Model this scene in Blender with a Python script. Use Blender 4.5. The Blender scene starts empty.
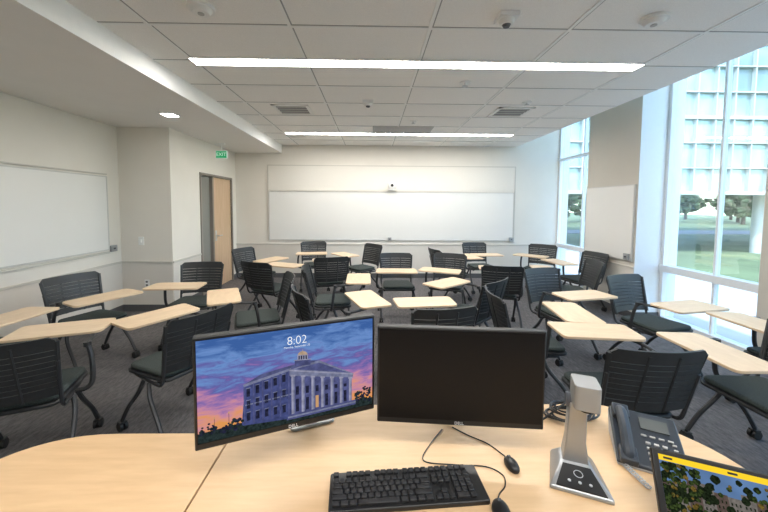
import bpy, math, random
from mathutils import Matrix, Vector, Euler
random.seed(4)
C = bpy.context.scene.collection
D2R = math.radians

# ---------------------------------------------------------------- materials
def mat(name, col, rough=0.6, metal=0.0, noise=0.0, nscale=20.0, bump=0.0, emit=None, estr=0.0, spec=0.5):
    m = bpy.data.materials.new(name); m.use_nodes = True
    nt = m.node_tree; b = nt.nodes['Principled BSDF']
    b.inputs['Base Color'].default_value = (*col, 1)
    b.inputs['Roughness'].default_value = rough
    b.inputs['Metallic'].default_value = metal
    b.inputs['Specular IOR Level'].default_value = spec
    if emit:
        b.inputs['Emission Color'].default_value = (*emit, 1)
        b.inputs['Emission Strength'].default_value = estr
    tc = nt.nodes.new('ShaderNodeTexCoord'); n = nt.nodes.new('ShaderNodeTexNoise')
    n.inputs['Scale'].default_value = nscale; n.inputs['Detail'].default_value = 3
    nt.links.new(tc.outputs['Object'], n.inputs['Vector'])
    r = nt.nodes.new('ShaderNodeValToRGB')
    k = max(noise, 0.01)
    r.color_ramp.elements[0].position = 0.3; r.color_ramp.elements[1].position = 0.7
    r.color_ramp.elements[0].color = (*[c*(1-k) for c in col], 1)
    r.color_ramp.elements[1].color = (*[min(1, c*(1+k)) for c in col], 1)
    nt.links.new(n.outputs['Fac'], r.inputs['Fac'])
    nt.links.new(r.outputs['Color'], b.inputs['Base Color'])
    if bump:
        bp = nt.nodes.new('ShaderNodeBump'); bp.inputs['Strength'].default_value = bump
        bp.inputs['Distance'].default_value = 0.01
        nt.links.new(n.outputs['Fac'], bp.inputs['Height']); nt.links.new(bp.outputs['Normal'], b.inputs['Normal'])
    return m

def emis(name, col, s=1.0, noise=0.0, nscale=80.0):
    m = bpy.data.materials.new(name); m.use_nodes = True
    nt = m.node_tree; nt.nodes.clear()
    e = nt.nodes.new('ShaderNodeEmission'); o = nt.nodes.new('ShaderNodeOutputMaterial')
    e.inputs['Color'].default_value = (*col, 1); e.inputs['Strength'].default_value = s
    nt.links.new(e.outputs[0], o.inputs['Surface'])
    if noise:
        tc = nt.nodes.new('ShaderNodeTexCoord'); n = nt.nodes.new('ShaderNodeTexNoise'); n.inputs['Scale'].default_value = nscale; n.inputs['Detail'].default_value = 6
        r = nt.nodes.new('ShaderNodeValToRGB'); r.color_ramp.elements[0].position = 0.3; r.color_ramp.elements[1].position = 0.7
        r.color_ramp.elements[0].color = (*[c*(1-noise) for c in col], 1); r.color_ramp.elements[1].color = (*[min(1, c*(1+noise)) for c in col], 1)
        nt.links.new(tc.outputs['Object'], n.inputs['Vector']); nt.links.new(n.outputs['Fac'], r.inputs['Fac']); nt.links.new(r.outputs['Color'], e.inputs['Color'])
    return m

def woodmat(name, c0, c1, sc=(3, 22, 3), rough=0.4):
    m = mat(name, c0, rough); nt = m.node_tree
    n = [x for x in nt.nodes if x.type == 'TEX_NOISE'][0]; tc = [x for x in nt.nodes if x.type == 'TEX_COORD'][0]
    mp = nt.nodes.new('ShaderNodeMapping'); mp.inputs['Scale'].default_value = sc
    nt.links.new(tc.outputs['Object'], mp.inputs['Vector']); nt.links.new(mp.outputs['Vector'], n.inputs['Vector'])
    n.inputs['Scale'].default_value = 3; n.inputs['Detail'].default_value = 8
    r = [x for x in nt.nodes if x.type == 'VALTORGB'][0]
    r.color_ramp.elements[0].color = (*c0, 1); r.color_ramp.elements[1].color = (*c1, 1)
    return m

M = {}
M['wall'] = mat('wall_paint', (0.79, 0.75, 0.685), 0.8, noise=0.015, nscale=3)
M['rail'] = mat('rail_paint', (0.61, 0.58, 0.525), 0.7)
M['wains'] = mat('wainscot_paint', (0.73, 0.69, 0.63), 0.7, noise=0.01, nscale=3)
M['wallc'] = mat('column_backlit_tone', (0.60, 0.56, 0.495), 0.8, noise=0.02, nscale=3)  # darker than the walls: backlit shade put into the colour
M['ceil'] = mat('ceiling_tile', (0.91, 0.895, 0.865), 0.9, noise=0.05, nscale=220, bump=0.1)
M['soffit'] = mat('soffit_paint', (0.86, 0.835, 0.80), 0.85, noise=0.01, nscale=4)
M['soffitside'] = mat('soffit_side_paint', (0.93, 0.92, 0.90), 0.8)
M['tbar'] = mat('tbar_white', (0.90, 0.90, 0.88), 0.5)
M['tgap'] = mat('tbar_shadow_gap', (0.40, 0.40, 0.39), 0.8)
M['base'] = mat('baseboard_rubber', (0.10, 0.10, 0.105), 0.6)
M['white'] = mat('white_plastic', (0.85, 0.85, 0.83), 0.4)
M['board'] = mat('whiteboard_enamel', (0.80, 0.79, 0.765), 0.28, noise=0.01, nscale=2)
M['boardup'] = mat('tack_panel', (0.785, 0.75, 0.69), 0.8, noise=0.02, nscale=60)
M['balu'] = mat('board_trim_pale', (0.62, 0.61, 0.59), 0.5, 0.1)
M['alu'] = mat('aluminium', (0.65, 0.65, 0.66), 0.35, 0.8)
M['frame'] = mat('frame_and_lit_pier_white', (0.84, 0.87, 0.90), 0.4)  # window frames, and the pier end faces coloured as daylit
M['bronze'] = mat('door_frame_dark', (0.26, 0.23, 0.20), 0.5)
M['sideglass'] = mat('sidelight_reflection_grey', (0.26, 0.26, 0.24), 0.15)  # opaque grey, the pane's reflection put into its colour
M['lcd'] = mat('phone_display', (0.12, 0.13, 0.13), 0.25)
M['door'] = woodmat('door_wood', (0.60, 0.41, 0.25), (0.70, 0.50, 0.33), (14, 14, 1))
M['desk'] = woodmat('desk_maple', (0.65, 0.435, 0.24), (0.74, 0.515, 0.30), (2, 14, 2), 0.38)
M['desk2'] = woodmat('desk_maple_side', (0.65, 0.43, 0.235), (0.74, 0.51, 0.295), (2, 14, 2), 0.38)
M['tablet'] = woodmat('tablet_maple', (0.68, 0.50, 0.325), (0.76, 0.58, 0.39), (3, 10, 3), 0.4)
M['plas'] = mat('chair_black_plastic', (0.024, 0.026, 0.028), 0.45, noise=0.1, nscale=40)
M['fabric'] = mat('seat_fabric', (0.045, 0.057, 0.054), 0.95, noise=0.35, nscale=160, bump=0.3)
M['metal'] = mat('chair_dark_metal', (0.050, 0.052, 0.056), 0.4, 0.4)
M['rubber'] = mat('caster_rubber', (0.015, 0.015, 0.016), 0.5)
M['blk'] = mat('black_plastic', (0.012, 0.012, 0.013), 0.4)
M['blk2'] = mat('black_key', (0.018, 0.018, 0.020), 0.5)
M['scr'] = mat('black_screen', (0.005, 0.005, 0.006), 0.35, spec=0.25)
M['silver'] = mat('silver_plastic', (0.40, 0.41, 0.42), 0.32, 0.6)
M['grey'] = mat('grey_plastic', (0.32, 0.32, 0.315), 0.45, 0.2)
M['dgrey'] = mat('dark_grey_plastic', (0.08, 0.085, 0.10), 0.45)
M['phone'] = mat('phone_slate_plastic', (0.035, 0.044, 0.058), 0.42)
M['pale'] = mat('phone_pale_edge', (0.50, 0.52, 0.55), 0.4)
M['greyd'] = mat('diffuser_grey', (0.50, 0.50, 0.49), 0.7)
M['lamp'] = emis('strip_diffuser', (1.0, 0.97, 0.92), 50)
M['lamp2'] = emis('downlight_diffuser', (1.0, 0.97, 0.92), 30)
M['exitw'] = emis('exit_face', (0.70, 0.88, 0.76), 0.8)
M['exitg'] = emis('exit_green', (0.015, 0.33, 0.11), 0.9)
M['txt'] = emis('clock_white', (1, 1, 1), 1.1)
M['txtd'] = mat('logo_grey', (0.7, 0.7, 0.72), 0.4)

def carpet():
    m = mat('carpet', (0.075, 0.075, 0.08), 0.97); nt = m.node_tree; b = nt.nodes['Principled BSDF']
    tc = [x for x in nt.nodes if x.type == 'TEX_COORD'][0]
    mp = nt.nodes.new('ShaderNodeMapping'); mp.inputs['Scale'].default_value = (14, 4, 1)
    n = nt.nodes.new('ShaderNodeTexNoise'); n.inputs['Scale'].default_value = 3; n.inputs['Detail'].default_value = 9; n.inputs['Roughness'].default_value = 0.8
    nt.links.new(tc.outputs['Object'], mp.inputs['Vector']); nt.links.new(mp.outputs['Vector'], n.inputs['Vector'])
    br = nt.nodes.new('ShaderNodeTexBrick'); br.inputs['Scale'].default_value = 1.0
    br.inputs['Mortar Size'].default_value = 0.0; br.inputs['Brick Width'].default_value = 0.5; br.inputs['Row Height'].default_value = 1.0
    br.inputs['Color1'].default_value = (0.90, 0.90, 0.90, 1); br.inputs['Color2'].default_value = (1.10, 1.10, 1.10, 1)
    nt.links.new(tc.outputs['Object'], br.inputs['Vector'])
    r = nt.nodes.new('ShaderNodeValToRGB'); r.color_ramp.elements[0].position = 0.38; r.color_ramp.elements[1].position = 0.65
    r.color_ramp.elements[0].color = (0.072, 0.068, 0.070, 1); r.color_ramp.elements[1].color = (0.180, 0.168, 0.167, 1)
    nt.links.new(n.outputs['Fac'], r.inputs['Fac'])
    mx = nt.nodes.new('ShaderNodeMixRGB'); mx.blend_type = 'MULTIPLY'; mx.inputs['Fac'].default_value = 1
    nt.links.new(r.outputs['Color'], mx.inputs['Color1']); nt.links.new(br.outputs['Color'], mx.inputs['Color2'])
    nt.links.new(mx.outputs['Color'], b.inputs['Base Color'])
    return m
M['carpet'] = carpet()

def glassmat():
    m = bpy.data.materials.new('window_glass'); m.use_nodes = True; nt = m.node_tree; nt.nodes.clear()
    t = nt.nodes.new('ShaderNodeBsdfTransparent'); g = nt.nodes.new('ShaderNodeBsdfGlossy'); x = nt.nodes.new('ShaderNodeMixShader')
    o = nt.nodes.new('ShaderNodeOutputMaterial'); t.inputs['Color'].default_value = (0.88, 0.96, 0.97, 1)
    g.inputs['Roughness'].default_value = 0.02; x.inputs['Fac'].default_value = 0.12
    nt.links.new(t.outputs[0], x.inputs[1]); nt.links.new(g.outputs[0], x.inputs[2]); nt.links.new(x.outputs[0], o.inputs['Surface'])
    return m
M['glass'] = glassmat()

def sunset():
    m = bpy.data.materials.new('sunset_picture'); m.use_nodes = True; nt = m.node_tree; nt.nodes.clear()
    tc = nt.nodes.new('ShaderNodeTexCoord'); sp = nt.nodes.new('ShaderNodeSeparateXYZ')
    nt.links.new(tc.outputs['Generated'], sp.inputs[0])
    mp = nt.nodes.new('ShaderNodeMapping'); mp.inputs['Scale'].default_value = (2.6, 1, 5.5); mp.inputs['Rotation'].default_value = (0, 0.55, 0)
    n = nt.nodes.new('ShaderNodeTexNoise'); n.inputs['Scale'].default_value = 1.9; n.inputs['Detail'].default_value = 12; n.inputs['Roughness'].default_value = 0.62; n.inputs['Distortion'].default_value = 0.4
    nt.links.new(tc.outputs['Generated'], mp.inputs['Vector']); nt.links.new(mp.outputs['Vector'], n.inputs['Vector'])
    a = nt.nodes.new('ShaderNodeMath'); a.operation = 'MULTIPLY_ADD'; a.inputs[1].default_value = 1.25; a.inputs[2].default_value = -0.60
    nt.links.new(n.outputs['Fac'], a.inputs[0])
    s = nt.nodes.new('ShaderNodeMath'); s.operation = 'ADD'; nt.links.new(sp.outputs['Z'], s.inputs[0]); nt.links.new(a.outputs[0], s.inputs[1])
    r = nt.nodes.new('ShaderNodeValToRGB'); cr = r.color_ramp
    cr.elements[0].position = 0.06; cr.elements[0].color = (0.80, 0.34, 0.10, 1)
    cr.elements[1].position = 1.0; cr.elements[1].color = (0.05, 0.13, 0.38, 1)
    for p, c in ((0.20, (0.76, 0.32, 0.25, 1)), (0.34, (0.58, 0.26, 0.40, 1)), (0.47, (0.30, 0.17, 0.44, 1)), (0.60, (0.13, 0.13, 0.40, 1)), (0.78, (0.16, 0.30, 0.64, 1))):
        e = cr.elements.new(p); e.color = c
    nt.links.new(s.outputs[0], r.inputs['Fac'])
    e = nt.nodes.new('ShaderNodeEmission'); e.inputs['Strength'].default_value = 0.9
    o = nt.nodes.new('ShaderNodeOutputMaterial')
    nt.links.new(r.outputs['Color'], e.inputs['Color']); nt.links.new(e.outputs[0], o.inputs['Surface'])
    return m
M['sunset'] = sunset()

# ---------------------------------------------------------------- mesh builder
class MB:
    def __init__(s): s.v = []; s.f = []; s.m = []; s.mi = 0; s.X = Matrix()
    def add(s, vs, fs):
        o = len(s.v); s.v += [tuple(s.X @ Vector(p)) for p in vs]
        for f in fs: s.f.append(tuple(i+o for i in f)); s.m.append(s.mi)
        return s
    def box(s, c, d, rot=None):
        R = Euler(rot).to_matrix() if rot else Matrix.Identity(3)
        vs = [Vector(c) + R @ Vector((x*d[0]/2, y*d[1]/2, z*d[2]/2)) for z in (-1, 1) for y in (-1, 1) for x in (-1, 1)]
        return s.add(vs, [(0, 2, 3, 1), (4, 5, 7, 6), (0, 1, 5, 4), (2, 6, 7, 3), (0, 4, 6, 2), (1, 3, 7, 5)])
    def bb(s, x0, x1, y0, y1, z0, z1):
        return s.box(((x0+x1)/2, (y0+y1)/2, (z0+z1)/2), (abs(x1-x0), abs(y1-y0), abs(z1-z0)))
    def tube(s, pts, r, n=8, r1=None, closed=False):
        P = [Vector(p) for p in pts]; k = len(P); vs = []; fs = []
        T = []
        for i in range(k):
            a = P[max(i-1, 0)] if not closed else P[(i-1) % k]; b = P[min(i+1, k-1)] if not closed else P[(i+1) % k]
            T.append((b-a).normalized())
        u = T[0].orthogonal().normalized()
        for i in range(k):
            u = (u - T[i]*u.dot(T[i])).normalized(); w = T[i].cross(u)
            rr = r if r1 is None else r + (r1-r)*i/(k-1)
            for j in range(n):
                a = 2*math.pi*j/n; vs.append(P[i] + (u*math.cos(a) + w*math.sin(a))*rr)
        for i in range(k if closed else k-1):
            i2 = (i+1) % k
            for j in range(n):
                j2 = (j+1) % n; fs.append((i*n+j, i*n+j2, i2*n+j2, i2*n+j))
        if not closed:
            fs.append(tuple(range(n-1, -1, -1))); fs.append(tuple((k-1)*n+j for j in range(n)))
        return s.add(vs, fs)
    def cyl(s, p0, p1, r, n=16, r1=None): return s.tube([p0, p1], r, n, r1)
    def prism(s, pts, z0, z1):
        k = len(pts); vs = [(x, y, z0) for x, y in pts] + [(x, y, z1) for x, y in pts]
        fs = [tuple(range(k-1, -1, -1)), tuple(range(k, 2*k))] + [(i, (i+1) % k, k+(i+1) % k, k+i) for i in range(k)]
        return s.add(vs, fs)
    def ball(s, c, r, n=12, m=8, jit=0):
        if not hasattr(r, '__len__'): r = (r, r, r)
        vs = [(c[0], c[1], c[2]-r[2])]
        for i in range(1, m):
            t = math.pi*i/m
            for j in range(n):
                a = 2*math.pi*j/n; q = 1+random.uniform(-jit, jit)
                vs.append((c[0]+r[0]*math.sin(t)*math.cos(a)*q, c[1]+r[1]*math.sin(t)*math.sin(a)*q, c[2]-r[2]*math.cos(t)*q))
        vs.append((c[0], c[1], c[2]+r[2])); L = len(vs)-1; fs = []
        for j in range(n):
            fs.append((0, 1+(j+1) % n, 1+j)); fs.append((L, L-n+j, L-n+(j+1) % n))
        for i in range(m-2):
            for j in range(n):
                a = 1+i*n+j; b = 1+i*n+(j+1) % n; fs.append((a, b, b+n, a+n))
        return s.add(vs, fs)
    def poly(s, pts): return s.add(pts, [tuple(range(len(pts)))])
    def make(s, name, mats, parent=None, loc=(0, 0, 0), rot=(0, 0, 0), bevel=0, seg=2):
        me = bpy.data.meshes.new(name); me.from_pydata(s.v, [], s.f)
        if not isinstance(mats, (list, tuple)): mats = [mats]
        for q in mats: me.materials.append(M[q] if isinstance(q, str) else q)
        for p, i in zip(me.polygons, s.m): p.material_index = i; p.use_smooth = True
        me.update(); me.set_sharp_from_angle(angle=D2R(35))
        o = bpy.data.objects.new(name, me); C.objects.link(o); o.location = loc; o.rotation_euler = rot
        if parent: o.parent = parent
        if bevel:
            b = o.modifiers.new('bevel', 'BEVEL'); b.width = bevel; b.segments = seg; b.limit_method = 'ANGLE'; b.angle_limit = D2R(40)
        return o

def rpoly(pts, r, n=5):
    out = []; k = len(pts)
    for i in range(k):
        p = Vector(pts[i]); a = Vector(pts[i-1]); b = Vector(pts[(i+1) % k])
        rr = r[i] if hasattr(r, '__len__') else r
        p0 = p + (a-p).normalized()*rr; p1 = p + (b-p).normalized()*rr
        for j in range(n+1):
            t = j/n; q = p0*(1-t)**2 + p*2*t*(1-t) + p1*t*t; out.append((q.x, q.y))
    return out
def spl(pts, n=6):
    P = [Vector(p) for p in pts]; P = [P[0]*2-P[1]] + P + [P[-1]*2-P[-2]]; out = []
    for i in range(1, len(P)-2):
        a, b, c, d = P[i-1:i+3]
        for j in range(n):
            t = j/n
            out.append(0.5*((2*b)+(c-a)*t+(2*a-5*b+4*c-d)*t*t+(3*b-a-3*c+d)*t**3))
    out.append(P[-2]); return out
def root(name, loc, rotz=0):
    e = bpy.data.objects.new(name, None); C.objects.link(e); e.location = loc; e.rotation_euler = (0, 0, rotz); e.empty_display_size = 0.1; return e
def tag(o, label, cat, group=None):
    o['label'] = label; o['category'] = cat
    if group: o['group'] = group
    return o
def struct(o, label=None):
    o['kind'] = 'structure'
    if label: o['label'] = label
    return o
def text(name, body, size, m, parent, loc, rot, ext=0.0004, align='CENTER', sx=1.0, thin=0.0):
    cu = bpy.data.curves.new(name, 'FONT'); cu.body = body; cu.size = size; cu.extrude = ext; cu.align_x = align; cu.align_y = 'CENTER'; cu.offset = -thin
    t = bpy.data.objects.new(name, cu); C.objects.link(t); bpy.context.view_layer.update()
    me = bpy.data.meshes.new_from_object(t.evaluated_get(bpy.context.evaluated_depsgraph_get()))
    bpy.data.objects.remove(t); me.materials.clear(); me.materials.append(M[m])
    o = bpy.data.objects.new(name, me); C.objects.link(o); o.parent = parent; o.location = loc; o.rotation_euler = rot; o.scale = (sx, 1, 1); return o

# ---------------------------------------------------------------- room shell
YB = 7.2; YF = -3.0; XL = -3.7; XD = -2.95; YJ = 4.9; XR = 4.1; XC = 3.12; HC = 2.88; HS = 2.70; SX = -1.95; HT = 3.9
RW = 3.7; PN = 4.55
struct(MB().bb(XL-0.2, XR+0.2, YF-0.2, YB+0.2, -0.1, 0).make('floor', 'carpet'), 'dark grey patterned carpet floor')
struct(MB().bb(XD-0.15, XR+0.2, YB, YB+0.2, 0, HT+0.1).make('wall_back', 'wall'))
w = MB(); w.bb(XL-0.2, XL, YF, YJ+0.2, 0, HS+0.3)
struct(w.make('wall_left', 'wall'))
w = MB(); w.bb(XL, XD-0.15, YJ, YJ+0.15, 0, HS+0.2)
DY0, DY1, DZ = 5.75, 6.95, 2.10
w.bb(XD-0.15, XD, YJ, DY0, 0, HS+0.2); w.bb(XD-0.15, XD, DY1, YB, 0, HS+0.2); w.bb(XD-0.15, XD, DY0, DY1, DZ, HS+0.2)
struct(w.make('wall_entry', 'wall'))
struct(MB().bb(XL-0.2, XR+0.2, YF-0.2, YF, 0, HT).make('wall_front', 'wall'))
struct(MB().bb(SX, XC, YF, YB, HC, HC+0.15).make('ceiling', 'ceil'), 'white acoustic tile ceiling')
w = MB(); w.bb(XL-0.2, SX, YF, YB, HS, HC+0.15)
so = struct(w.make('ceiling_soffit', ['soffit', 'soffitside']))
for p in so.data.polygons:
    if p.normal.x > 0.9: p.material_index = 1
w = MB(); w.bb(XC-0.1, XC, YF, YB, HC+0.15, HT); w.bb(XC-0.1, XR+0.3, YF, YB, HT, HT+0.15)
struct(w.make('ceiling_slot', 'soffitside'))
w = MB()
xs = [-1.61 + 1.01*i for i in range(5)]
for x in xs: w.bb(x-0.012, x+0.012, YF, YB, HC-0.006, HC+0.001)
y = 3.06-0.6*9
ys = []
while y < YB: ys.append(y); y += 0.6
for yy in ys:
    if yy > YF: w.bb(SX, XC, yy-0.012, yy+0.012, HC-0.0055, HC+0.001)
w.mi = 1
for x in xs: w.bb(x+0.012, x+0.022, YF, YB, HC-0.002, HC+0.001)
for yy in ys:
    if yy > YF: w.bb(SX, XC, yy-0.022, yy-0.012, HC-0.002, HC+0.001)
struct(w.make('trim_1', ['tbar', 'tgap']), 'white suspended ceiling grid')
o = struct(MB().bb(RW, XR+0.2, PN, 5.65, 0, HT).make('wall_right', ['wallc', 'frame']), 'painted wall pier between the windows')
for p in o.data.polygons:
    if abs(p.normal.y) > 0.9: p.material_index = 1  # end faces coloured whiter for the daylight falling on them
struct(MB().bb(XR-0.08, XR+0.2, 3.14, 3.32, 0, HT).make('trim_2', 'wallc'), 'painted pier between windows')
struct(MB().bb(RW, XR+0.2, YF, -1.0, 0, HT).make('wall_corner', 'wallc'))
zt = 0.735
def rails(w, z0, z1, t):
    w.bb(XD, XR, YB-t, YB, z0, z1); w.bb(XL, XL+t, YF, YJ, z0, z1); w.bb(XL, XD, YJ-t, YJ, z0, z1)
    w.bb(XD, XD+t, YJ, DY0-0.06, z0, z1); w.bb(RW-t, RW, PN, 5.65, z0, z1)
w = MB(); rails(w, zt-0.014, zt+0.014, 0.02); struct(w.make('trim_3', 'rail'), 'beige chair rail along the walls')
w = MB(); rails(w, 0.1, zt-0.014, 0.008); struct(w.make('trim_5', 'wains'), 'beige wainscot panels below the chair rail')
w = MB(); w.bb(XD, XR, YB-0.014, YB, 0, 0.1); struct(w.make('baseboard_back', 'base'))
w = MB(); w.bb(XL, XL+0.014, YF, YJ, 0, 0.1); w.bb(XL, XD+0.012, YJ-0.014, YJ, 0, 0.1); w.bb(XD, XD+0.014, YJ, DY0-0.06, 0, 0.1); w.bb(XD, XD+0.014, DY1+0.06, YB, 0, 0.1)
struct(w.make('baseboard_left', 'base'))
w = MB(); w.bb(RW-0.014, RW, PN, 5.65, 0, 0.1); w.bb(RW, XR, PN-0.014, PN, 0, 0.1); struct(w.make('baseboard_right', 'base'))

# door
w = MB()
w.bb(XD-0.15, XD+0.02, DY0-0.04, DY0, 0, DZ+0.04); w.bb(XD-0.15, XD+0.02, DY1, DY1+0.04, 0, DZ+0.04)
w.bb(XD-0.15, XD+0.02, DY0, DY1, DZ, DZ+0.04); w.bb(XD-0.12, XD+0.01, 6.14, 6.19, 0, DZ)
w.bb(XD-0.12, XD, DY0, 6.14, 0, 0.12)
dr = struct(w.make('door_1', 'bronze'), 'maple classroom door in a dark frame with sidelight')
w = MB(); w.bb(XD-0.05, XD-0.01, 6.19, DY1, 0.01, DZ-0.005); w.make('door_leaf', 'door', dr)
w = MB(); w.tube(spl([(XD-0.01, 6.28, 1.0), (XD+0.05, 6.28, 1.0), (XD+0.055, 6.33, 1.0), (XD+0.055, 6.41, 1.0)]), 0.01)
w.box((XD-0.008, 6.28, 1.0), (0.012, 0.06, 0.2)); w.make('door_handle', 'alu', dr)
w = MB(); w.bb(XD-0.06, XD-0.05, DY0, 6.14, 0.12, DZ); w.make('sidelight_glass', 'sideglass', dr)

# windows
def window(n, y0, y1, verts, hors):
    w = MB(); t = 0.022
    w.bb(XR-0.03, XR+0.09, y0, y0+2*t, 0, HT); w.bb(XR-0.03, XR+0.09, y1-2*t, y1, 0, HT)
    for z in (0, HT-0.06): w.bb(XR-0.03, XR+0.09, y0, y1, z, z+0.06)
    for z, h in hors: w.bb(XR-0.045, XR+0.09, y0, y1, z-h/2, z+h/2)
    for yy in verts: w.bb(XR, XR+0.06, yy-t*0.6, yy+t*0.6, 0, HT)
    o = struct(w.make(n, 'frame'), 'tall white framed curtain wall window')
    MB().bb(XR+0.03, XR+0.036, y0, y1, 0, HT).make('glass_pane', 'glass', o)
window('window_1', 5.65, YB, [6.4], [(0.75, 0.08), (2.6, 0.04)])
window('window_2', 3.32, PN, [3.85], [(0.74, 0.09)])
window('window_3_unseen', -1.0, 3.14, [0.2, 1.3, 2.3], [(0.74, 0.09)])  # unseen window run beside the camera, added for its daylight

# ---------------------------------------------------------------- whiteboards
def whiteboard(loc, rotz, wid, z0, z1, label, group=None, tray=True):
    r = root('whiteboard', loc, rotz); h = z1-z0
    MB().bb(-wid/2, wid/2, -0.02, 0, z0, z1).make('board_surface', 'board', r)
    w = MB(); t = 0.014
    for a in ((-wid/2-t, wid/2+t, z0-t, z0), (-wid/2-t, wid/2+t, z1, z1+t), (-wid/2-t, -wid/2, z0, z1), (wid/2, wid/2+t, z0, z1)):
        w.bb(a[0], a[1], -0.024, 0, a[2], a[3])
    w.make('board_frame', 'balu', r)
    tag(r, label, 'whiteboard', group); return r
whiteboard((0.43, YB, 0), 0, 5.3, 0.84, 1.87, 'long white marker board on the beige end wall')
w = MB(); w.bb(-2.24, 3.10, YB-0.016, YB, 1.90, 2.43); o = w.make('pinboard', 'boardup'); tag(o, 'long beige tackable panel above the marker board', 'pin board')
w = MB(); w.bb(-2.26, 3.12, YB-0.022, YB, 2.43, 2.45); w.bb(-2.26, -2.24, YB-0.022, YB, 0.82, 2.43); w.bb(3.1, 3.12, YB-0.022, YB, 0.82, 2.43)
struct(w.make('trim_4', 'rail'), 'slim rail framing the end wall boards')
whiteboard((XL, 3.0, 0), D2R(90), 3.3, 0.96, 1.96, 'white marker board along the beige side wall')
w = MB(); w.bb(XL, XL+0.022, 1.33, 4.67, 0.90, 0.925); w.bb(XL, XL+0.022, 1.33, 4.67, 1.995, 2.01); struct(w.make('trim_6', 'rail'), 'slim rails above and below the side wall board')
whiteboard((RW, 5.11, 0), D2R(-90), 1.02, 0.83, 1.90, 'small square white marker board on the window pier')

def plate(name, loc, rotz, d, m, label, cat, extra=None):
    r = root(name, loc, rotz)
    MB().box((0, -d[1]/2, 0), d).make('plate', m, r, bevel=0.004)
    if extra: extra(r)
    tag(r, label, cat); return r
def toggle(r): MB().box((0, -0.014, 0), (0.02, 0.012, 0.04)).make('toggle', 'white', r)
def slot(r): MB().box((0, -0.032, 0), (0.03, 0.012, 0.02)).make('lens', 'dgrey', r)
plate('light_switch', (-3.4, YJ, 1.05), 0, (0.08, 0.01, 0.12), 'white', 'white wall switch plate on the beige wall', 'light switch', toggle)
plate('wall_box', (XL, 4.74, 0.96), D2R(90), (0.11, 0.03, 0.09), 'silver', 'small grey control box beside the side wall marker board', 'wall box', slot)
plate('wall_box', (3.05, YB-0.024, 0.86), 0, (0.10, 0.03, 0.09), 'silver', 'small grey control box at the corner of the long marker board', 'wall box', slot)
plate('wall_box', (0.38, YB-0.024, 0.86), 0, (0.08, 0.03, 0.07), 'silver', 'small grey box under the long marker board', 'wall box', slot)
plate('wall_box', (RW-0.024, 4.66, 0.88), D2R(-90), (0.09, 0.03, 0.09), 'silver', 'small grey control box beneath the pier marker board', 'wall box', slot)
def holes(r):
    for z in (-0.025, 0.025): MB().box((0, -0.011, z), (0.03, 0.004, 0.025)).make('socket', 'dgrey', r)
plate('wall_outlet', (-1.2, YB-0.008, 0.4), 0, (0.07, 0.01, 0.11), 'white', 'white electrical outlet low on the end wall', 'outlet', holes)
plate('wall_outlet', (-3.33, YJ-0.008, 0.42), 0, (0.07, 0.01, 0.11), 'white', 'white electrical outlet low on the beige wall', 'outlet', holes)
r = root('wall_camera', (0.42, YB-0.016, 1.93))
MB().box((0, -0.05, 0), (0.16, 0.10, 0.02)).make('bracket', 'white', r)
w = MB(); w.cyl((0, -0.06, 0.01), (0, -0.06, 0.05), 0.05, 20); w.box((0, -0.06, 0.09), (0.15, 0.1, 0.10)); w.make('camera_body', 'white', r, bevel=0.008)
MB().cyl((0, -0.11, 0.09), (0, -0.135, 0.09), 0.03, 20).make('camera_lens', 'blk', r)
tag(r, 'white video camera on a bracket above the marker board', 'camera')

r = root('exit_sign', (-2.74, 6.1, HS))
w = MB(); w.cyl((0, 0, -0.14), (0, 0, 0), 0.008, 8); w.box((0, 0, -0.01), (0.12, 0.05, 0.02)); w.make('mount', 'white', r)
MB().box((0, 0, -0.205), (0.20, 0.03, 0.135)).make('sign_body', 'exitw', r)
MB().box((0, -0.016, -0.205), (0.188, 0.003, 0.122)).make('sign_face', 'exitg', r)
text('exit_letters', 'EXIT', 0.088, 'exitw', r, (0, -0.019, -0.205), (D2R(90), 0, 0), 0.0005)
tag(r, 'green EXIT sign hung near the door', 'exit sign')

# ---------------------------------------------------------------- ceiling fixtures
def strip(x0, x1, y, g='linear lights in the ceiling'):
    r = root('ceiling_light', ((x0+x1)/2, y, HC)); L = x1-x0
    w = MB(); t = 0.012; b = 0.07
    w.bb(-L/2, L/2, -b-t, -b, -0.012, 0); w.bb(-L/2, L/2, b, b+t, -0.012, 0); w.bb(-L/2-t, -L/2, -b-t, b+t, -0.012, 0); w.bb(L/2, L/2+t, -b-t, b+t, -0.012, 0)
    w.make('light_trim', 'white', r)
    MB().bb(-L/2, L/2, -b, b, -0.009, -0.001).make('diffuser', 'lamp', r)
    tag(r, 'long glowing linear light recessed in the tile ceiling', 'ceiling light', g)
strip(-1.61, 2.43, 3.06); strip(-1.55, 2.52, 6.02); strip(-1.61, 2.43, -0.1)
r = root('downlight', (-2.50, 4.18, HS))
w = MB(); w.prism(rpoly([(-.09, -.09), (.09, -.09), (.09, .09), (-.09, .09)], 0.015), -0.012, 0); w.make('light_trim', 'white', r)
MB().box((0, 0, -0.013), (0.14, 0.14, 0.004)).make('diffuser', 'lamp2', r); tag(r, 'small square downlight in the lowered ceiling', 'ceiling light')
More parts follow.
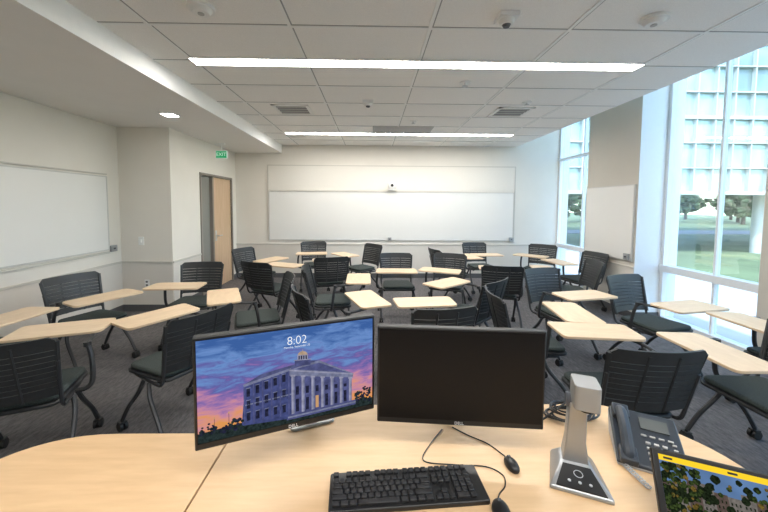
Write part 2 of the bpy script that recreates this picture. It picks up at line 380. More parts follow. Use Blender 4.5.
def detector(x, y, kind):
    r = root('smoke_detector' if kind != 's' else 'ceiling_sprinkler', (x, y, HC))
    if kind == 'a':
        w = MB(); w.cyl((0, 0, 0), (0, 0, -0.02), 0.085, 28); w.cyl((0, 0, -0.02), (0, 0, -0.045), 0.07, 28, 0.05); w.make('housing', 'white', r)
        MB().cyl((0, 0, -0.045), (0, 0, -0.05), 0.02, 16).make('sensor', 'greyd', r)
        tag(r, 'round white smoke detector on the tile ceiling', 'smoke detector')
    elif kind == 'b':
        w = MB(); w.box((0, 0, -0.015), (0.13, 0.13, 0.03)); w.cyl((0, 0, -0.03), (0, 0, -0.06), 0.055, 24, 0.045); w.make('housing', 'white', r, bevel=0.004)
        MB().cyl((0, 0, -0.058), (0, 0, -0.075), 0.03, 20, 0.02).make('sensor', 'dgrey', r)
        tag(r, 'white occupancy sensor with a dark lens on the ceiling', 'sensor')
    else:
        w = MB(); w.cyl((0, 0, 0.004), (0, 0, -0.012), 0.058, 20); w.cyl((0, 0, -0.01), (0, 0, -0.035), 0.014, 10); w.make('escutcheon', 'white', r)
        MB().cyl((0, 0, -0.035), (0, 0, -0.042), 0.03, 12).make('deflector', 'alu', r)
        tag(r, 'small white sprinkler head in the tile ceiling', 'sprinkler')
for x, y, k in ((-1.12, 2.24, 'a'), (0.90, 2.29, 'b'), (1.91, 2.29, 'a'), (0.96, 3.5, 's'), (-0.06, 4.16, 'b'), (1.9, 4.12, 's'), (0.62, 5.1, 's')): detector(x, y, k)
def diffuser(x, y, sx, sy, n):
    r = root('air_vent', (x, y, HC))
    w = MB(); t = 0.045
    w.bb(-sx/2, sx/2, -sy/2, -sy/2+t, -0.012, 0); w.bb(-sx/2, sx/2, sy/2-t, sy/2, -0.012, 0); w.bb(-sx/2, -sx/2+t, -sy/2, sy/2, -0.012, 0); w.bb(sx/2-t, sx/2, -sy/2, sy/2, -0.012, 0)
    w.make('vent_frame', 'white', r)
    w = MB(); w.bb(-sx/2+t, sx/2-t, -sy/2+t, sy/2-t, -0.002, 0); w.make('vent_throat', 'dgrey', r)
    w = MB()
    for i in range(n):
        yy = -sy/2+t+(i+0.5)*(sy-2*t)/n; w.box((0, yy, -0.009), (sx-2*t, 0.38*(sy-2*t)/n, 0.003), (-0.15, 0, 0))
    w.make('louvers', 'greyd', r); tag(r, 'rectangular louvered air vent set in the tile ceiling', 'air vent')
diffuser(-1.07, 4.56, 0.48, 0.46, 4); diffuser(1.88, 4.56, 0.48, 0.46, 4)
r = root('return_grille', (0.5, 5.68, HC))
w = MB(); w.bb(-0.5, 0.5, -0.25, 0.25, -0.008, 0); w.make('grille_frame', 'greyd', r)
w = MB()
for i in range(12): w.box((0, -0.21+i*0.038, -0.011), (0.94, 0.026, 0.004))
w.make('grille_slats', 'greyd', r); tag(r, 'wide grey return air grille in the tile ceiling', 'air vent')

# ---------------------------------------------------------------- tablet-arm chairs
def slab(w, z0, z1, hw0, hw1, th=0.014, n=10):
    vs = []; fs = []
    def yy(x, z): return -0.215 - 0.10*(z-0.5)/0.38 - 0.05*(1-(x/0.25)**2) + 0.02
    for i in range(n+1):
        t = -1+2*i/n
        for (z, hw) in ((z0, hw0), (z1, hw1)):
            x = t*hw; y = yy(x, z); vs += [(x, y, z), (x, y-th, z)]
    for i in range(n):
        a = i*4; b = a+4
        fs += [(a, b, b+2, a+2), (a+1, a+3, b+3, b+1), (a, a+1, b+1, b), (a+2, b+2, b+3, a+3)]
    fs += [(0, 2, 3, 1), (n*4, n*4+1, n*4+3, n*4+2)]
    w.add(vs, fs)
def chair_template(side):
    r = root('tablet_arm_chair', (0, 0, 0)); parts = []
    sh = rpoly([(-.20, -.20), (.20, -.20), (.235, .23), (-.235, .23)], [.06, .06, .07, .07])
    w = MB(); w.prism(sh, 0.425, 0.447); parts.append(w.make('seat', 'plas', r, bevel=0.006))
    cs = [(x*0.95, y*0.95) for x, y in sh]
    w = MB(); w.prism(cs, 0.447, 0.482); parts.append(w.make('seat_cushion', 'fabric', r, bevel=0.016, seg=3))
    w = MB()
    slab(w, 0.505, 0.56, 0.215, 0.220)
    for i in range(7):
        z0 = 0.5655+i*0.0325; slab(w, z0, z0+0.0285, 0.221+0.0025*i, 0.2235+0.0025*i)
    slab(w, 0.793, 0.848, 0.242, 0.240); slab(w, 0.848, 0.870, 0.240, 0.215)
    for sx in (-1, 1):
        w.tube([(sx*(0.214+0.0031*i), -0.205-0.10*(i*0.038)/0.38+0.004, 0.50+i*0.038) for i in range(10)], 0.014, 6)
    for sx in (-0.075, 0.075):
        w.tube([(sx, -0.252-0.10*(i*0.038)/0.38, 0.50+i*0.038) for i in range(10)], 0.008, 6)
    parts.append(w.make('backrest', 'plas', r))
    w = MB()
    for sx in (-1, 1):
        w.tube(spl([(sx*0.20, 0.15, 0.41), (sx*0.215, -0.10, 0.41), (sx*0.222, -0.19, 0.43), (sx*0.225, -0.222, 0.52), (sx*0.235, -0.27, 0.72)]), 0.011)
    w.tube([(-0.21, 0.06, 0.408), (0.21, 0.06, 0.408)], 0.012); w.tube([(-0.21, -0.10, 0.408), (0.21, -0.10, 0.408)], 0.012)
    parts.append(w.make('frame', 'metal', r))
    for sx in (-1, 1):
        for sy in (-1, 1):
            w = MB(); w.tube(spl([(sx*0.215, sy*0.03, 0.40), (sx*0.232, sy*0.07, 0.31), (sx*0.245, sy*0.17, 0.19), (sx*0.25, sy*0.245, 0.075)]), 0.0145)
            parts.append(w.make('leg', 'metal', r))
            w = MB(); cx, cy = sx*0.25, sy*0.25
            w.cyl((cx-0.024, cy, 0.03), (cx-0.006, cy, 0.03), 0.03, 14); w.cyl((cx+0.006, cy, 0.03), (cx+0.024, cy, 0.03), 0.03, 14)
            w.cyl((cx, cy, 0.03), (cx, cy, 0.08), 0.009, 8); w.box((cx, cy, 0.058), (0.044, 0.04, 0.012))
            parts.append(w.make('caster', 'rubber', r))
    s = side
    w = MB(); w.tube(spl([(s*0.20, 0.0, 0.41), (s*0.27, 0.0, 0.415), (s*0.30, 0.01, 0.46), (s*0.295, 0.03, 0.60), (s*0.27, 0.05, 0.695)]), 0.015)
    parts.append(w.make('tablet_post', 'metal', r))
    tb = rpoly([(-.29, -.12), (.24, -.15), (.27, .13), (-.28, .17)], [.04, .05, .04, .04])
    tb = [(s*(x-0.20), y+0.26) for x, y in tb]
    if s < 0: tb = tb[::-1]
    w = MB(); w.prism(tb, 0.712, 0.730); t = w.make('writing_tablet', 'tablet', r, bevel=0.003)
    w = MB(); w.tube(spl([(0, 0, 0.690), (0, 0.10, 0.697), (-s*0.05, 0.22, 0.700), (-s*0.2, 0.26, 0.703)]), 0.012); w.cyl((0, 0, 0.67), (0, 0, 0.700), 0.022, 14)
    w.box((-s*0.15, 0.26, 0.707), (0.26, 0.10, 0.008)); a = w.make('tablet_support', 'metal', r)
    for q in (t, a): q.location = (s*0.27, 0.05, 0)
    parts += [t, a]
    return r, parts
TR = chair_template(1); TL = chair_template(-1)
used = {1: False, -1: False}
G = 'tablet-arm classroom chairs'
chairs = [
 (-2.08, 1.98, -24, 1, 0), (-1.42, 2.38, -62, 1, 0), (-2.78, 3.26, 112, 1, 0), (-3.08, 2.56, 90, 1, 0),
 (-2.08, 3.84, 172, 1, 0), (-1.14, 3.30, -112, -1, 0),
 (-1.36, 4.46, 25, -1, 0), (-1.88, 5.40, 112, 1, 0), (-1.10, 6.25, 168, 1, 0), (-0.64, 4.90, -15, 1, 0), (-0.20, 5.95, -130, 1, 0),
 (-0.48, 3.92, 85, 1, 0), (-0.36, 2.96, 65, 1, 0), (0.37, 4.68, 178, 1, 0), (0.48, 2.62, -10, 1, 0), (1.03, 3.42, -42, 1, 0),
 (1.08, 4.68, -160, 1, 0), (1.34, 5.60, 75, 1, 0), (2.05, 6.15, 172, 1, 0), (1.66, 4.26, 12, 1, 0), (3.05, 5.95, -140, 1, 0),
 (2.70, 4.40, -80, 1, 0), (3.26, 5.10, -100, 1, 0), (2.06, 3.50, 165, 1, 0), (2.76, 3.14, 165, 1, 0), (1.34, 2.74, 94, 1, 0),
 (1.50, 1.94, 3, 1, 0), (2.42, 1.90, -92, 1, 0), (3.22, 2.34, -92, 1, 0),
]
for i, (x, y, h, s, sw) in enumerate(chairs):
    R, P = TR if s == 1 else TL
    if not used[s]:
        e = R; ps = P; used[s] = True
    else:
        e = R.copy(); C.objects.link(e); ps = []
        for p in P:
            q = p.copy(); q.parent = e; C.objects.link(q); ps.append(q)
    e.location = (x, y, 0); e.rotation_euler = (0, 0, -D2R(h))
    for q in ps:
        q.rotation_euler = (0, 0, 0)
        if q.name.startswith(('writing_tablet', 'tablet_support')): q.rotation_euler = (0, 0, D2R(sw))
    tag(e, 'black slatted chair on casters with a maple writing tablet', 'chair', G)

# ---------------------------------------------------------------- instructor desk
r = root('instructor_desk', (0.35, 0.9, 0)); ZD = 0.75
def off(pts): return [(x-0.35, y-0.9) for x, y in pts]
w = MB(); w.prism(off(rpoly([(-0.512, 0.25), (1.22, 0.25), (1.22, 1.08), (1.02, 1.36), (-0.512, 1.36)], [.002, .02, .10, .10, .002])), ZD-0.035, ZD)
w.make('desktop', 'desk', r, bevel=0.003)
w = MB(); w.bb(-0.80, 0.62, 0.36, 0.38, 0.10, ZD-0.035); w.bb(-0.80, -0.77, -0.55, 0.36, 0.0, ZD-0.035); w.bb(0.60, 0.63, -0.55, 0.36, 0.0, ZD-0.035)
w.make('desk_panel', 'desk2', r)
tag(r, 'maple instructor desk holding monitors and keyboard', 'desk')
r = root('side_desk', (-0.85, 0.8, 0))
def off2(pts): return [(x+0.85, y-0.8) for x, y in pts]
w = MB(); w.prism(off2(rpoly([(-1.30, 0.25), (-0.518, 0.25), (-0.518, 1.19), (-1.30, 1.19)], [.02, .002, .002, .36], 12)), ZD-0.035, ZD)
w.make('desktop', 'desk2', r, bevel=0.003)
w = MB(); w.bb(-0.35, 0.28, 0.25, 0.27, 0.10, ZD-0.035); w.bb(-0.37, -0.34, -0.45, 0.27, 0, ZD-0.035)
w.make('desk_panel', 'desk2', r)
tag(r, 'maple side desk with a rounded corner beside the main desk', 'desk')

# ---------------------------------------------------------------- monitors
def monitor(x, y, rz, zc, sx, sy):
    r = root('computer_monitor', (x, y, ZD), rz); W, H = 0.548, 0.330; z = zc-ZD
    w = MB(); w.prism(rpoly([(sx-.085, sy-.06), (sx+.085, sy-.06), (sx+.085, sy+.06), (sx-.085, sy+.06)], .02), 0, 0.010); w.make('stand_base', 'silver', r, bevel=0.003)
    w = MB(); w.box((sx, sy, (z+0.03)/2), (0.05, 0.03, z+0.02)); w.box((sx/2, sy/2+0.03, z), (0.06, sy, 0.05)) if abs(sx) < 0.01 else w.tube([(0, 0.04, z), (sx, sy, z)], 0.025, 10)
    w.make('stand_neck', 'silver', r, bevel=0.004)
    w = MB(); w.box((0, 0.022, z), (W, 0.030, H)); w.box((0, 0.042, z-0.01), (W*0.7, 0.02, H*0.6)); w.make('housing', 'blk', r, bevel=0.004)
    return r, z, W, H
r, z, W, H = monitor(-0.243, 1.000, D2R(21), 1.060, 0.10, 0.255)
MB().box((0, 0.0065, z+0.006), (W-0.014, 0.002, H-0.026)).make('screen', 'scr', r)
SW, SH = W-0.018, H-0.030; zc0 = z+0.006
def uv(u, v, k): return ((u-0.5)*SW, 0.0052-0.0003*k, zc0+(v-0.5)*SH)
MB().poly([uv(0, 0, 0), uv(1, 0, 0), uv(1, 1, 0), uv(0, 1, 0)]).make('screen_picture', 'sunset', r)
pm = [emis('pic_wall_blue', (0.060, 0.075, 0.21), 0.9, .35, 60), emis('pic_stone', (0.22, 0.24, 0.38), 0.8, .3, 60), emis('pic_roof', (0.09, 0.10, 0.22), 0.9, .3, 60), emis('pic_gold', (0.50, 0.36, 0.26), 0.9, .3, 60),
      emis('pic_dark', (0.020, 0.022, 0.050), 0.9, .5, 120), emis('pic_ground', (0.020, 0.032, 0.032), 0.9, .6, 120), emis('pic_window', (0.80, 0.46, 0.22), 0.7), emis('pic_shade', (0.085, 0.095, 0.23), .9, .35, 50), emis('pic_lit', (0.36, 0.36, 0.50), .8, .25, 60)]
w = MB()
def q(mi, k, *pts):
    w.mi = mi
    if k >= 2: pts = [(0.5+(u-0.5)*1.03-.01, 0.03+(v-0.03)*0.90+0.22*(0.55-u)*(v-.03)) for u, v in pts]
    w.poly([uv(u, v, k) for u, v in pts])
q(5, 1, (0, 0), (1, 0), (1, .08), (.8, .10), (.2, .12), (0, .10))
q(0, 2, (.235, .09), (.50, .05), (.50, .62), (.255, .50))
q(1, 3, (.25, .495), (.50, .615), (.50, .645), (.245, .52)); q(1, 3, (.243, .29), (.50, .33), (.50, .345), (.243, .305))
q(2, 2, (.25, .52), (.50, .645), (.56, .70), (.34, .61))
q(7, 2, (.50, .05), (.86, .07), (.86, .45), (.50, .60))
q(1, 3, (.49, .555), (.868, .425), (.868, .475), (.49, .62)); q(8, 4, (.49, .61), (.872, .465), (.872, .478), (.49, .625))
q(1, 3, (.485, .62), (.875, .475), (.66, .705)); q(7, 4, (.52, .625), (.835, .505), (.66, .675))
q(2, 2, (.485, .62), (.66, .705), (.58, .715), (.50, .66))
for i in range(7):
    u = .50+i*.057; v1 = .56-i*.0208
    q(8, 5, (u, .10), (u+.011, .10), (u+.011, v1), (u, v1)); q(1, 5, (u+.011, .10), (u+.018, .10), (u+.018, v1), (u+.011, v1)); q(8, 6, (u-.004, v1-.018), (u+.022, v1-.02), (u+.022, v1), (u-.004, v1+.008))
for j in range(3): q(1 if j % 2 else 7, 6, (.485-j*.006, .10-j*.02), (.885, .115-j*.022), (.885, .093-j*.022), (.485-j*.006, .08-j*.02))
for row in range(3):
    for i in range(5):
        u = .262+i*.047; vb = .130+row*.128+i*(.002+row*.012)
        q(4, 3, (u, vb), (u+.018, vb+.002), (u+.018, vb+.090), (u, vb+.085)); q(1, 4, (u-.003, vb+.085), (u+.021, vb+.090), (u+.021, vb+.098), (u-.003, vb+.092))
for i in range(6): u = .247+i*.047; q(7, 4, (u, .10), (u+.008, .10), (u+.008, .500+i*.023), (u, .495+i*.023))
for i in range(6):
    u = .524+i*.057; q(6 if i == 2 else 4, 4, (u, .12), (u+.018, .12), (u+.018, .27), (u, .27)); q(4, 4, (u, .32), (u+.018, .32), (u+.018, .42-i*.012), (u, .42-i*.012))
q(7, 5, (.520, .66), (.610, .66), (.610, .725), (.520, .725)); q(8, 6, (.515, .725), (.615, .725), (.615, .735), (.515, .735)); q(4, 5, (.535, .735), (.595, .735), (.595, .78), (.535, .78))
for i in range(5): q(8, 6, (.535+i*.0133, .735), (.541+i*.0133, .735), (.541+i*.0133, .78), (.535+i*.0133, .78))
q(8, 6, (.532, .78), (.598, .78), (.598, .788), (.532, .788))
q(3, 6, *[(.565+.028*math.cos(math.pi*i/12), .788+.046*math.sin(math.pi*i/12)) for i in range(13)]); q(3, 6, (.5625, .83), (.5675, .83), (.565, .860))
random.seed(9)
for i in range(60):
    u = .945+random.uniform(-.06, .04); v = .06+random.uniform(0, .22)*(1-abs(u-.95)*6); a = .004+random.random()*.009
    q(random.choice((4, 5)), 4, *[(min(u+a*math.cos(t), 0.985), v+a*1.7*math.sin(t)) for t in [math.pi*2*j/8 for j in range(8)]])
for i in range(60):
    u = random.uniform(.03, .24); v = .07+random.uniform(0, .08)*(0.4+abs(math.sin(u*22))); a = .004+random.random()*.008
    q(random.choice((4, 5)), 4, *[(max(u+a*math.cos(t), 0.03), v+a*1.7*math.sin(t)) for t in [math.pi*2*j/8 for j in range(8)]])
for u, v in ((.10, .22), (.17, .25), (.90, .22)): q(6, 7, (u, v), (u+.006, v), (u+.006, v+.018), (u, v+.018)); q(4, 6, (u+.002, .08), (u+.004, .08), (u+.004, v), (u+.002, v))
w.make('screen_building', pm, r)
text('clock_digits', '8:02', 0.038, 'txt', r, uv(.525, .875, 9), (D2R(90), 0, 0), 0.00005, sx=0.95, thin=0.0008)
text('date_line', 'Monday, September 22', 0.0085, 'txt', r, uv(.525, .812, 9), (D2R(90), 0, 0), 0.00005, thin=0.0001)
text('brand_mark', 'DELL', 0.0135, 'txtd', r, (0, 0.0060, z-0.156), (D2R(90), 0, 0), 0.0006)
tag(r, 'black widescreen monitor showing a domed building at sunset', 'monitor')
r, z, W, H = monitor(0.292, 1.050, D2R(-5), 1.030, 0, 0.25)
MB().box((0, 0.0065, z+0.006), (W-0.014, 0.002, H-0.026)).make('screen', 'scr', r)
text('brand_mark', 'DELL', 0.0135, 'txtd', r, (0, 0.0060, z-0.156), (D2R(90), 0, 0), 0.0006)
tag(r, 'black widescreen monitor with its screen switched off', 'monitor')

# ---------------------------------------------------------------- keyboard
r = root('keyboard', (0.108, 0.935, ZD), D2R(4)); r.scale = (1.02, 1.02, 1.02)
w = MB(); w.prism(rpoly([(-.225, -.065), (.225, -.065), (.225, .065), (-.225, .065)], .008), 0, 0.014); w.make('keyboard_case', 'blk', r, bevel=0.003)
def krow(y, spec, n=0):
    x = spec[0]
    for wd in spec[1]:
        if wd > 0: kb.box((x+wd*0.0095, y, 0.0175), (wd*0.019-0.0035, 0.0155, 0.008))
        x += abs(wd)*0.019
kb = MB(); x0 = -0.217
krow(0.052, (x0, [1, -1, 1, 1, 1, 1, -.5, 1, 1, 1, 1, -.5, 1, 1, 1, 1, -.3, 1, 1, 1, -.2, 1, 1, 1]))
krow(0.028, (x0, [1]*13+[2, -.3, 1, 1, 1, -.2, 1, 1, 1]))
krow(0.0095, (x0, [1.5]+[1]*12+[1.5, -.3, 1, 1, 1, -.2, 1, 1, 1]))
krow(-0.009, (x0, [1.75]+[1]*11+[2.25, -3.5, 1, 1, 1]))
krow(-0.0275, (x0, [2.25]+[1]*10+[2.75, -1.3, 1, -1.2, 1, 1, 1]))
krow(-0.046, (x0, [1.25, 1.25, 1.25, 6.25, 1.25, 1.25, 1.25, 1.25, -.3, 1, 1, 1, -.2, 2, 1]))
kb.make('keys', 'blk2', r, bevel=0.0015, seg=1)
tag(r, 'full size black keyboard on the maple desk', 'keyboard')

def mouse(x, y, rz, label, cable, sc=1.0):
    r = root('computer_mouse', (x, y, ZD), rz)
    w = MB(); w.ball((0, 0, 0.010*sc), (0.025*sc, 0.042*sc, 0.021*sc), 20, 12)
    for i, p in enumerate(w.v): w.v[i] = (p[0], p[1], max(p[2], 0.0))
    w.make('mouse_shell', 'blk', r)
    w = MB(); w.cyl((-0.004, 0.022*sc, 0.026*sc), (0.004, 0.022*sc, 0.026*sc), 0.006, 12); w.make('scroll_wheel', 'dgrey', r)
    w = MB(); w.tube(spl(cable), 0.002, 6); w.make('mouse_cable', 'blk', r)
    tag(r, label, 'mouse')
mouse(0.458, 1.02, D2R(8), 'black corded mouse under the dark monitor', [(0, 0.03, 0.008), (-0.005, 0.06, 0.003), (-0.03, 0.11, 0.003), (-0.08, 0.16, 0.003), (-0.12, 0.21, 0.003)], 0.8)
mouse(0.358, 0.850, D2R(-5), 'black mouse beside the keyboard', [(0, 0.038, 0.008), (0.015, 0.07, 0.003), (0.04, 0.10, 0.003), (0.045, 0.14, 0.003), (0.0, 0.17, 0.003), (-0.10, 0.17, 0.003), (-0.20, 0.18, 0.003), (-0.17, 0.26, 0.003), (-0.12, 0.34, 0.003)])
random.seed(5)
w = MB(); pts = []
for i in range(96):
    a = i*2*math.pi/16; k = i//16
    cx = 0.80+0.02*math.sin(k*2.1); cy = 1.265+0.012*math.cos(k*1.7); ra = 0.095-0.006*k; rb = 0.052-0.004*((k*2) % 3)
    pts.append((cx+ra*math.cos(a+k*.3), cy+rb*math.sin(a+k*.3), 0.755+i*0.0005+0.004*math.sin(i*.7)))
pts += [(0.68, 1.25, .756), (0.60, 1.22, .755), (0.50, 1.24, .755)]
w.tube(spl(pts, 3), 0.004, 6); tag(w.make('coiled_cable', 'blk'), 'black cable coiled up on the desk', 'cable')

# ---------------------------------------------------------------- document camera
r = root('document_camera', (0.650, 0.99, ZD), D2R(-22))
def loft(w, rings):
    vs = [p for rg in rings for p in rg]; n = len(rings[0]); fs = [tuple(range(n-1, -1, -1)), tuple(range(len(vs)-n, len(vs)))]
    for k in range(len(rings)-1):
        for j in range(n): fs.append((k*n+j, k*n+(j+1) % n, (k+1)*n+(j+1) % n, (k+1)*n+j))
    w.add(vs, fs)
w = MB()
loft(w, [[(-.085, -.09, 0), (.085, -.09, 0), (.065, .08, 0), (-.065, .08, 0)], [(-.082, -.088, .012), (.082, -.088, .012), (.06, .078, .012), (-.06, .078, .012)],
         [(-.04, .0, .035), (.04, .0, .035), (.035, .06, .04), (-.035, .06, .04)]])
w.make('base', 'silver', r, bevel=0.005)
w = MB(); loft(w, [[(-.066, -.084, .0140), (.066, -.084, .0140), (.038, -.008, .0330), (-.038, -.008, .0330)], [(-.066, -.084, .0165), (.066, -.084, .0165), (.038, -.008, .0355), (-.038, -.008, .0355)]])
w.make('control_panel', 'blk', r)
for i in range(-1, 2): MB().cyl((i*.028, -.062, .018), (i*.028, -.0625, .0235), 0.0045, 12).make('button', 'pale', r)
w = MB(); w.tube([(0.012*math.cos(a), -.036+.011*math.sin(a), .0292+.25*.011*math.sin(a)) for a in [2*math.pi*j/16 for j in range(16)]], .0012, 5, closed=True); w.make('panel_icon', 'pale', r)
w = MB(); loft(w, [[(-.038, .005, .03), (.038, .005, .03), (.036, .06, .035), (-.036, .06, .035)], [(-.028, .01, .10), (.028, .01, .10), (.028, .055, .10), (-.028, .055, .10)],
         [(-.022, .01, .225), (.028, .01, .225), (.028, .055, .225), (-.022, .055, .225)]])
w.make('stalk', 'silver', r, bevel=0.004)
w = MB(); w.cyl((-.030, .035, .222), (.038, .035, .222), 0.022, 24); w.make('hinge', 'dgrey', r)
w = MB(); w.prism(rpoly([(-.018, -.035), (.054, -.035), (.054, .050), (-.018, .050)], .014, 5), .228, .304); w.make('camera_head', 'grey', r, bevel=0.002)
w = MB(); w.cyl((0.018, -.01, .230), (0.018, -.01, .220), 0.018, 18); w.make('lens', 'blk', r)
tag(r, 'silver document camera on a flared base', 'document camera')

# ---------------------------------------------------------------- desk phone
r = root('desk_phone', (0.945, 1.075, ZD), D2R(-28)); r.scale = (0.93, 0.93, 0.93)
w = MB(); loft(w, [[(-.10, -.11, 0), (.10, -.11, 0), (.10, .09, 0), (-.10, .09, 0)], [(-.105, -.115, .010), (.105, -.115, .010), (.105, .095, .09), (-.105, .095, .09)]])
w.make('phone_stand', 'pale', r, bevel=0.003)
w = MB(); loft(w, [[(-.105, -.115, .010), (.105, -.115, .010), (.105, .095, .09), (-.105, .095, .09)],
         [(-.102, -.113, .022), (.102, -.113, .022), (.102, .093, .105), (-.102, .093, .105)]])
w.make('phone_body', 'phone', r, bevel=0.004)
S = Matrix.Translation((0, -0.112, 0.0225)) @ Matrix.Rotation(math.atan2(0.083, 0.204), 4, 'X')
w = MB(); w.X = S; w.box((0.03, 0.168, 0.003), (0.085, 0.048, 0.006)); w.make('display', 'lcd', r)
w = MB(); w.X = S
for i in range(4):
    for j in range(3): w.box((0.0+j*0.024, 0.03+i*0.02, 0.003), (0.014, 0.008, 0.007))
for i in range(5): w.box((0.078, 0.03+i*0.019, 0.003), (0.012, 0.006, 0.006))
for i in range(4): w.box((-0.008+i*0.026, 0.118, 0.003), (0.016, 0.006, 0.006))
w.make('keypad', 'greyd', r, bevel=0.001, seg=1)
w = MB(); w.X = S
w.tube(spl([(-.07, .005, .012), (-.07, .03, .03), (-.07, .10, .038), (-.07, .17, .03), (-.07, .20, .012)]), 0.019, 10)
w.box((-.07, .015, .014), (.052, .055, .026)); w.box((-.07, .19, .014), (.052, .055, .026)); w.make('handset', 'phone', r, bevel=0.005)
w = MB(); pts = [(-0.09+0.001*i+0.008*math.cos(i*1.2), -0.10-0.0016*i, 0.009+0.007*math.sin(i*1.2)) for i in range(60)]
w.tube(pts, 0.0025, 5); w.make('coiled_cord', 'pale', r)
tag(r, 'dark slate office desk phone with handset and keypad', 'telephone')

# ---------------------------------------------------------------- touch panel
r = root('touch_panel', (0.868, 0.750, ZD+0.004), D2R(-24))
T = Matrix.Rotation(D2R(-36), 4, 'X')
w = MB(); w.X = T; w.box((0.03, 0, 0.098), (0.30, 0.018, 0.185)); w.make('housing', 'blk', r, bevel=0.004)
w = MB(); w.box((0.03, 0.08, 0.021), (0.12, 0.09, 0.05)); w.make('rear_foot', 'blk', r)
w = MB(); w.X = T
def tq(mi, k, x0, x1, z0, z1): w.mi = mi; w.poly([(x0, -.0095-.0002*k, z0), (x1, -.0095-.0002*k, z0), (x1, -.0095-.0002*k, z1), (x0, -.0095-.0002*k, z1)])
a0, a1 = -0.105, 0.165
tq(0, 0, a0, a1, .015, .178); tq(1, 1, a0, a1, .164, .178)
random.seed(3)
for i in range(10):
    x = a0+i*0.027; hh = .110+random.random()*.035; tq(random.choice((2, 6)), 2, x, min(x+0.027, a1), .045, hh)
    for j in range(5):
        for kk in range(3): tq(4, 3, x+.004+kk*.008, x+.007+kk*.008, .052+j*.012, .058+j*.012)
def blob(mi, k, cx, cz, rr): w.mi = mi; w.poly([(min(max(cx+rr*math.cos(t)*(0.8+0.4*random.random()), a0), a1), -.0095-.0002*k, min(max(cz+rr*math.sin(t)*(0.8+0.4*random.random()), .016), .163)) for t in [math.pi*2*j/12 for j in range(12)]])
for i in range(230):
    lft = i % 3 > 0
    cx = a0+abs(random.gauss(0, .055)) if lft else a1-abs(random.gauss(0, .05))
    dk = i < 110
    blob(4 if dk else random.choice((7, 7, 7, 3)), 4+(i % 3 if dk else 4+i % 4), min(max(cx, a0), a1), random.uniform(.055, .158), random.uniform(.006, .011) if dk else random.uniform(.003, .006))
tq(5, 13, a0, a1, .015, .05); tq(6, 14, .0, .05, .015, .040)
w.make('screen_picture', [emis('panel_sky', (0.12, 0.22, 0.42), .9, .25, 12), emis('panel_yellow', (1.0, 0.68, 0.03), 1.0), emis('panel_building', (0.14, 0.10, 0.085), .7, .3, 150), emis('panel_leaf', (0.16, 0.11, 0.025), .8, .8, 220), emis('panel_leaf_dark', (0.014, 0.022, 0.010), .8, .8, 220), emis('panel_lawn', (0.03, 0.045, 0.02), .8, .6, 120), emis('panel_building_pale', (0.22, 0.20, 0.18), .7, .3, 150), emis('panel_leaf_green', (0.040, 0.062, 0.018), .8, .9, 220)], r)
for x in (-0.085, 0.05, 0.145):
    w = MB(); w.X = T; w.box((x, -.0122, .171), (0.02, .0004, .005)); w.make('screen_icon', 'blk', r)
tag(r, 'black touch panel with a yellow banner and street photo', 'touch screen')

# ---------------------------------------------------------------- outside
M['grass'] = mat('grass', (0.15, 0.19, 0.10), 0.9, noise=0.25, nscale=0.6)
M['pave'] = mat('pavement', (0.50, 0.50, 0.51), 0.85, noise=0.06, nscale=2)
M['road'] = mat('asphalt', (0.24, 0.24, 0.25), 0.9, noise=0.1, nscale=2)
M['leaf'] = mat('foliage', (0.055, 0.090, 0.042), 0.9, noise=0.5, nscale=2.5, bump=0.5)
M['bark'] = mat('bark', (0.07, 0.055, 0.045), 0.9)
M['fglass'] = mat('facade_glass', (0.32, 0.43, 0.44), 0.05, 0.2, noise=0.45, nscale=0.45)
M['fwhite'] = mat('facade_frame', (0.42, 0.45, 0.46), 0.5)
GZ = -0.6
struct(MB().bb(XR+0.35, 90, -30, 110, GZ-0.1, GZ).make('ground', 'grass'), 'green lawn outside the windows')
w = MB(); w.bb(XR+0.4, 10, -20, 40, GZ, GZ+0.02); struct(w.make('terrain_pavement', 'pave'), 'pale concrete plaza outside')
w = MB(); w.bb(XR+0.4, 90, 26, 30, GZ, GZ+0.03); tag(w.make('road', 'road'), 'grey asphalt street beyond the plaza', 'road')
w = MB(); X0, X1, Y0, Z0, Z1 = 6.5, 34, 14.0, 2.2, 15.0
w.bb(X0, X1, Y0+0.15, Y0+9, Z0, Z1); w.mi = 1
nx = 34
for i in range(nx+1):
    x = X0+(X1-X0)*i/nx; w.bb(x-0.025, x+0.025, Y0, Y0+0.2, Z0, Z1)
for j in range(13):
    z = Z0+(Z1-Z0)*j/12; hh = 0.07 if j % 3 == 0 else 0.025; w.bb(X0, X1, Y0-0.02, Y0+0.2, z-hh, z+hh)
b = w.make('glass_building', ['fglass', 'fwhite']); tag(b, 'raised glazed building wing with white mullions', 'building')
for x in (7.5, 13, 18.5, 24, 29.5): MB().cyl((x, 15.5, GZ), (x, 15.5, Z0), 0.22, 16).make('support_column', 'fwhite', b)
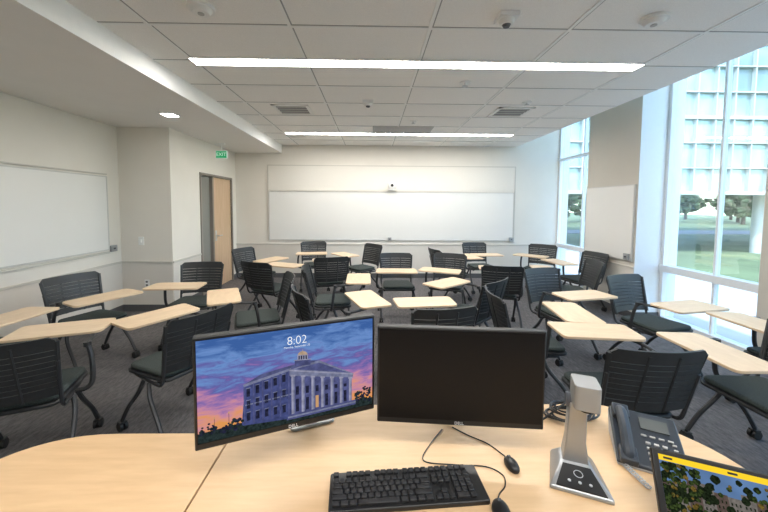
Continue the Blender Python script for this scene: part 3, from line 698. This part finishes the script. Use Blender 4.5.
def tree(x, y, h, s):
    random.seed(s); r = root('tree', (x, y, GZ))
    w = MB(); w.tube([(0, 0, 0), (0.05, 0, h*0.25), (0, 0.05, h*0.55)], 0.22, 8, 0.1)
    for k in range(4):
        a = k*1.6; w.tube([(0, 0, h*0.3), (math.cos(a)*h*.15, math.sin(a)*h*.15, h*0.55)], 0.09, 6, 0.04)
    w.make('trunk', 'bark', r)
    w = MB()
    for k in range(110):
        a = random.uniform(0, 6.28); zz = random.uniform(.18, .92); d = math.sqrt(random.random())*h*0.37*math.sin(math.pi*(zz-.08)/.9); q = random.uniform(h*.04, h*.085)
        w.ball((math.cos(a)*d, math.sin(a)*d, h*zz), (q, q, q*.85), 7, 5, 0.35)
    w.make('foliage', 'leaf', r); tag(r, 'leafy green tree standing on the lawn', 'tree', 'trees outside the windows')
k = 0
for (x, y, h) in ((19, 36, 5), (24, 42, 6), (29, 44.5, 5.8), (33.5, 49, 7), (38, 42, 6), (42.5, 46, 6.8), (47, 41, 6.2), (52, 46, 7.2), (57, 41, 6.4), (62, 46, 7.2), (67, 41, 6.3), (29, 55, 7.5), (39, 54, 7.5), (46, 56, 8), (54, 56, 8), (24, 52, 7), (62, 56, 8)): tree(x, y, h, k); k += 1

# ---------------------------------------------------------------- world + light
wd = bpy.data.worlds.new('World'); bpy.context.scene.world = wd; wd.use_nodes = True; nt = wd.node_tree
bg = nt.nodes['Background']; sk = nt.nodes.new('ShaderNodeTexSky'); sk.sky_type = 'NISHITA'; sk.sun_disc = False; sk.sun_elevation = D2R(48); sk.sun_rotation = D2R(200)
nt.links.new(sk.outputs[0], bg.inputs['Color']); bg.inputs['Strength'].default_value = 1.0
sl = bpy.data.lights.new('sun', 'SUN'); sl.energy = 6.5; sl.angle = D2R(0.6); so = bpy.data.objects.new('sun', sl); C.objects.link(so)
so.rotation_euler = Vector((0.35, 0.6, -0.8)).to_track_quat('-Z', 'Y').to_euler()

# ---------------------------------------------------------------- camera
cd = bpy.data.cameras.new('camera'); cam = bpy.data.objects.new('camera', cd); C.objects.link(cam)
cd.sensor_width = 36; cd.lens = 36*330/768; cd.clip_start = 0.02; cd.clip_end = 500
cd.shift_y = -32/768; cd.shift_x = 6/768
cam.location = (0, 0, 1.6)
cam.rotation_euler = (Matrix.Rotation(D2R(-1.0), 3, 'Z') @ Matrix.Rotation(D2R(90-3.3), 3, 'X') @ Matrix.Rotation(D2R(0.35), 3, 'Z')).to_euler()
bpy.context.scene.camera = cam
bpy.context.scene.view_settings.view_transform = 'Standard'
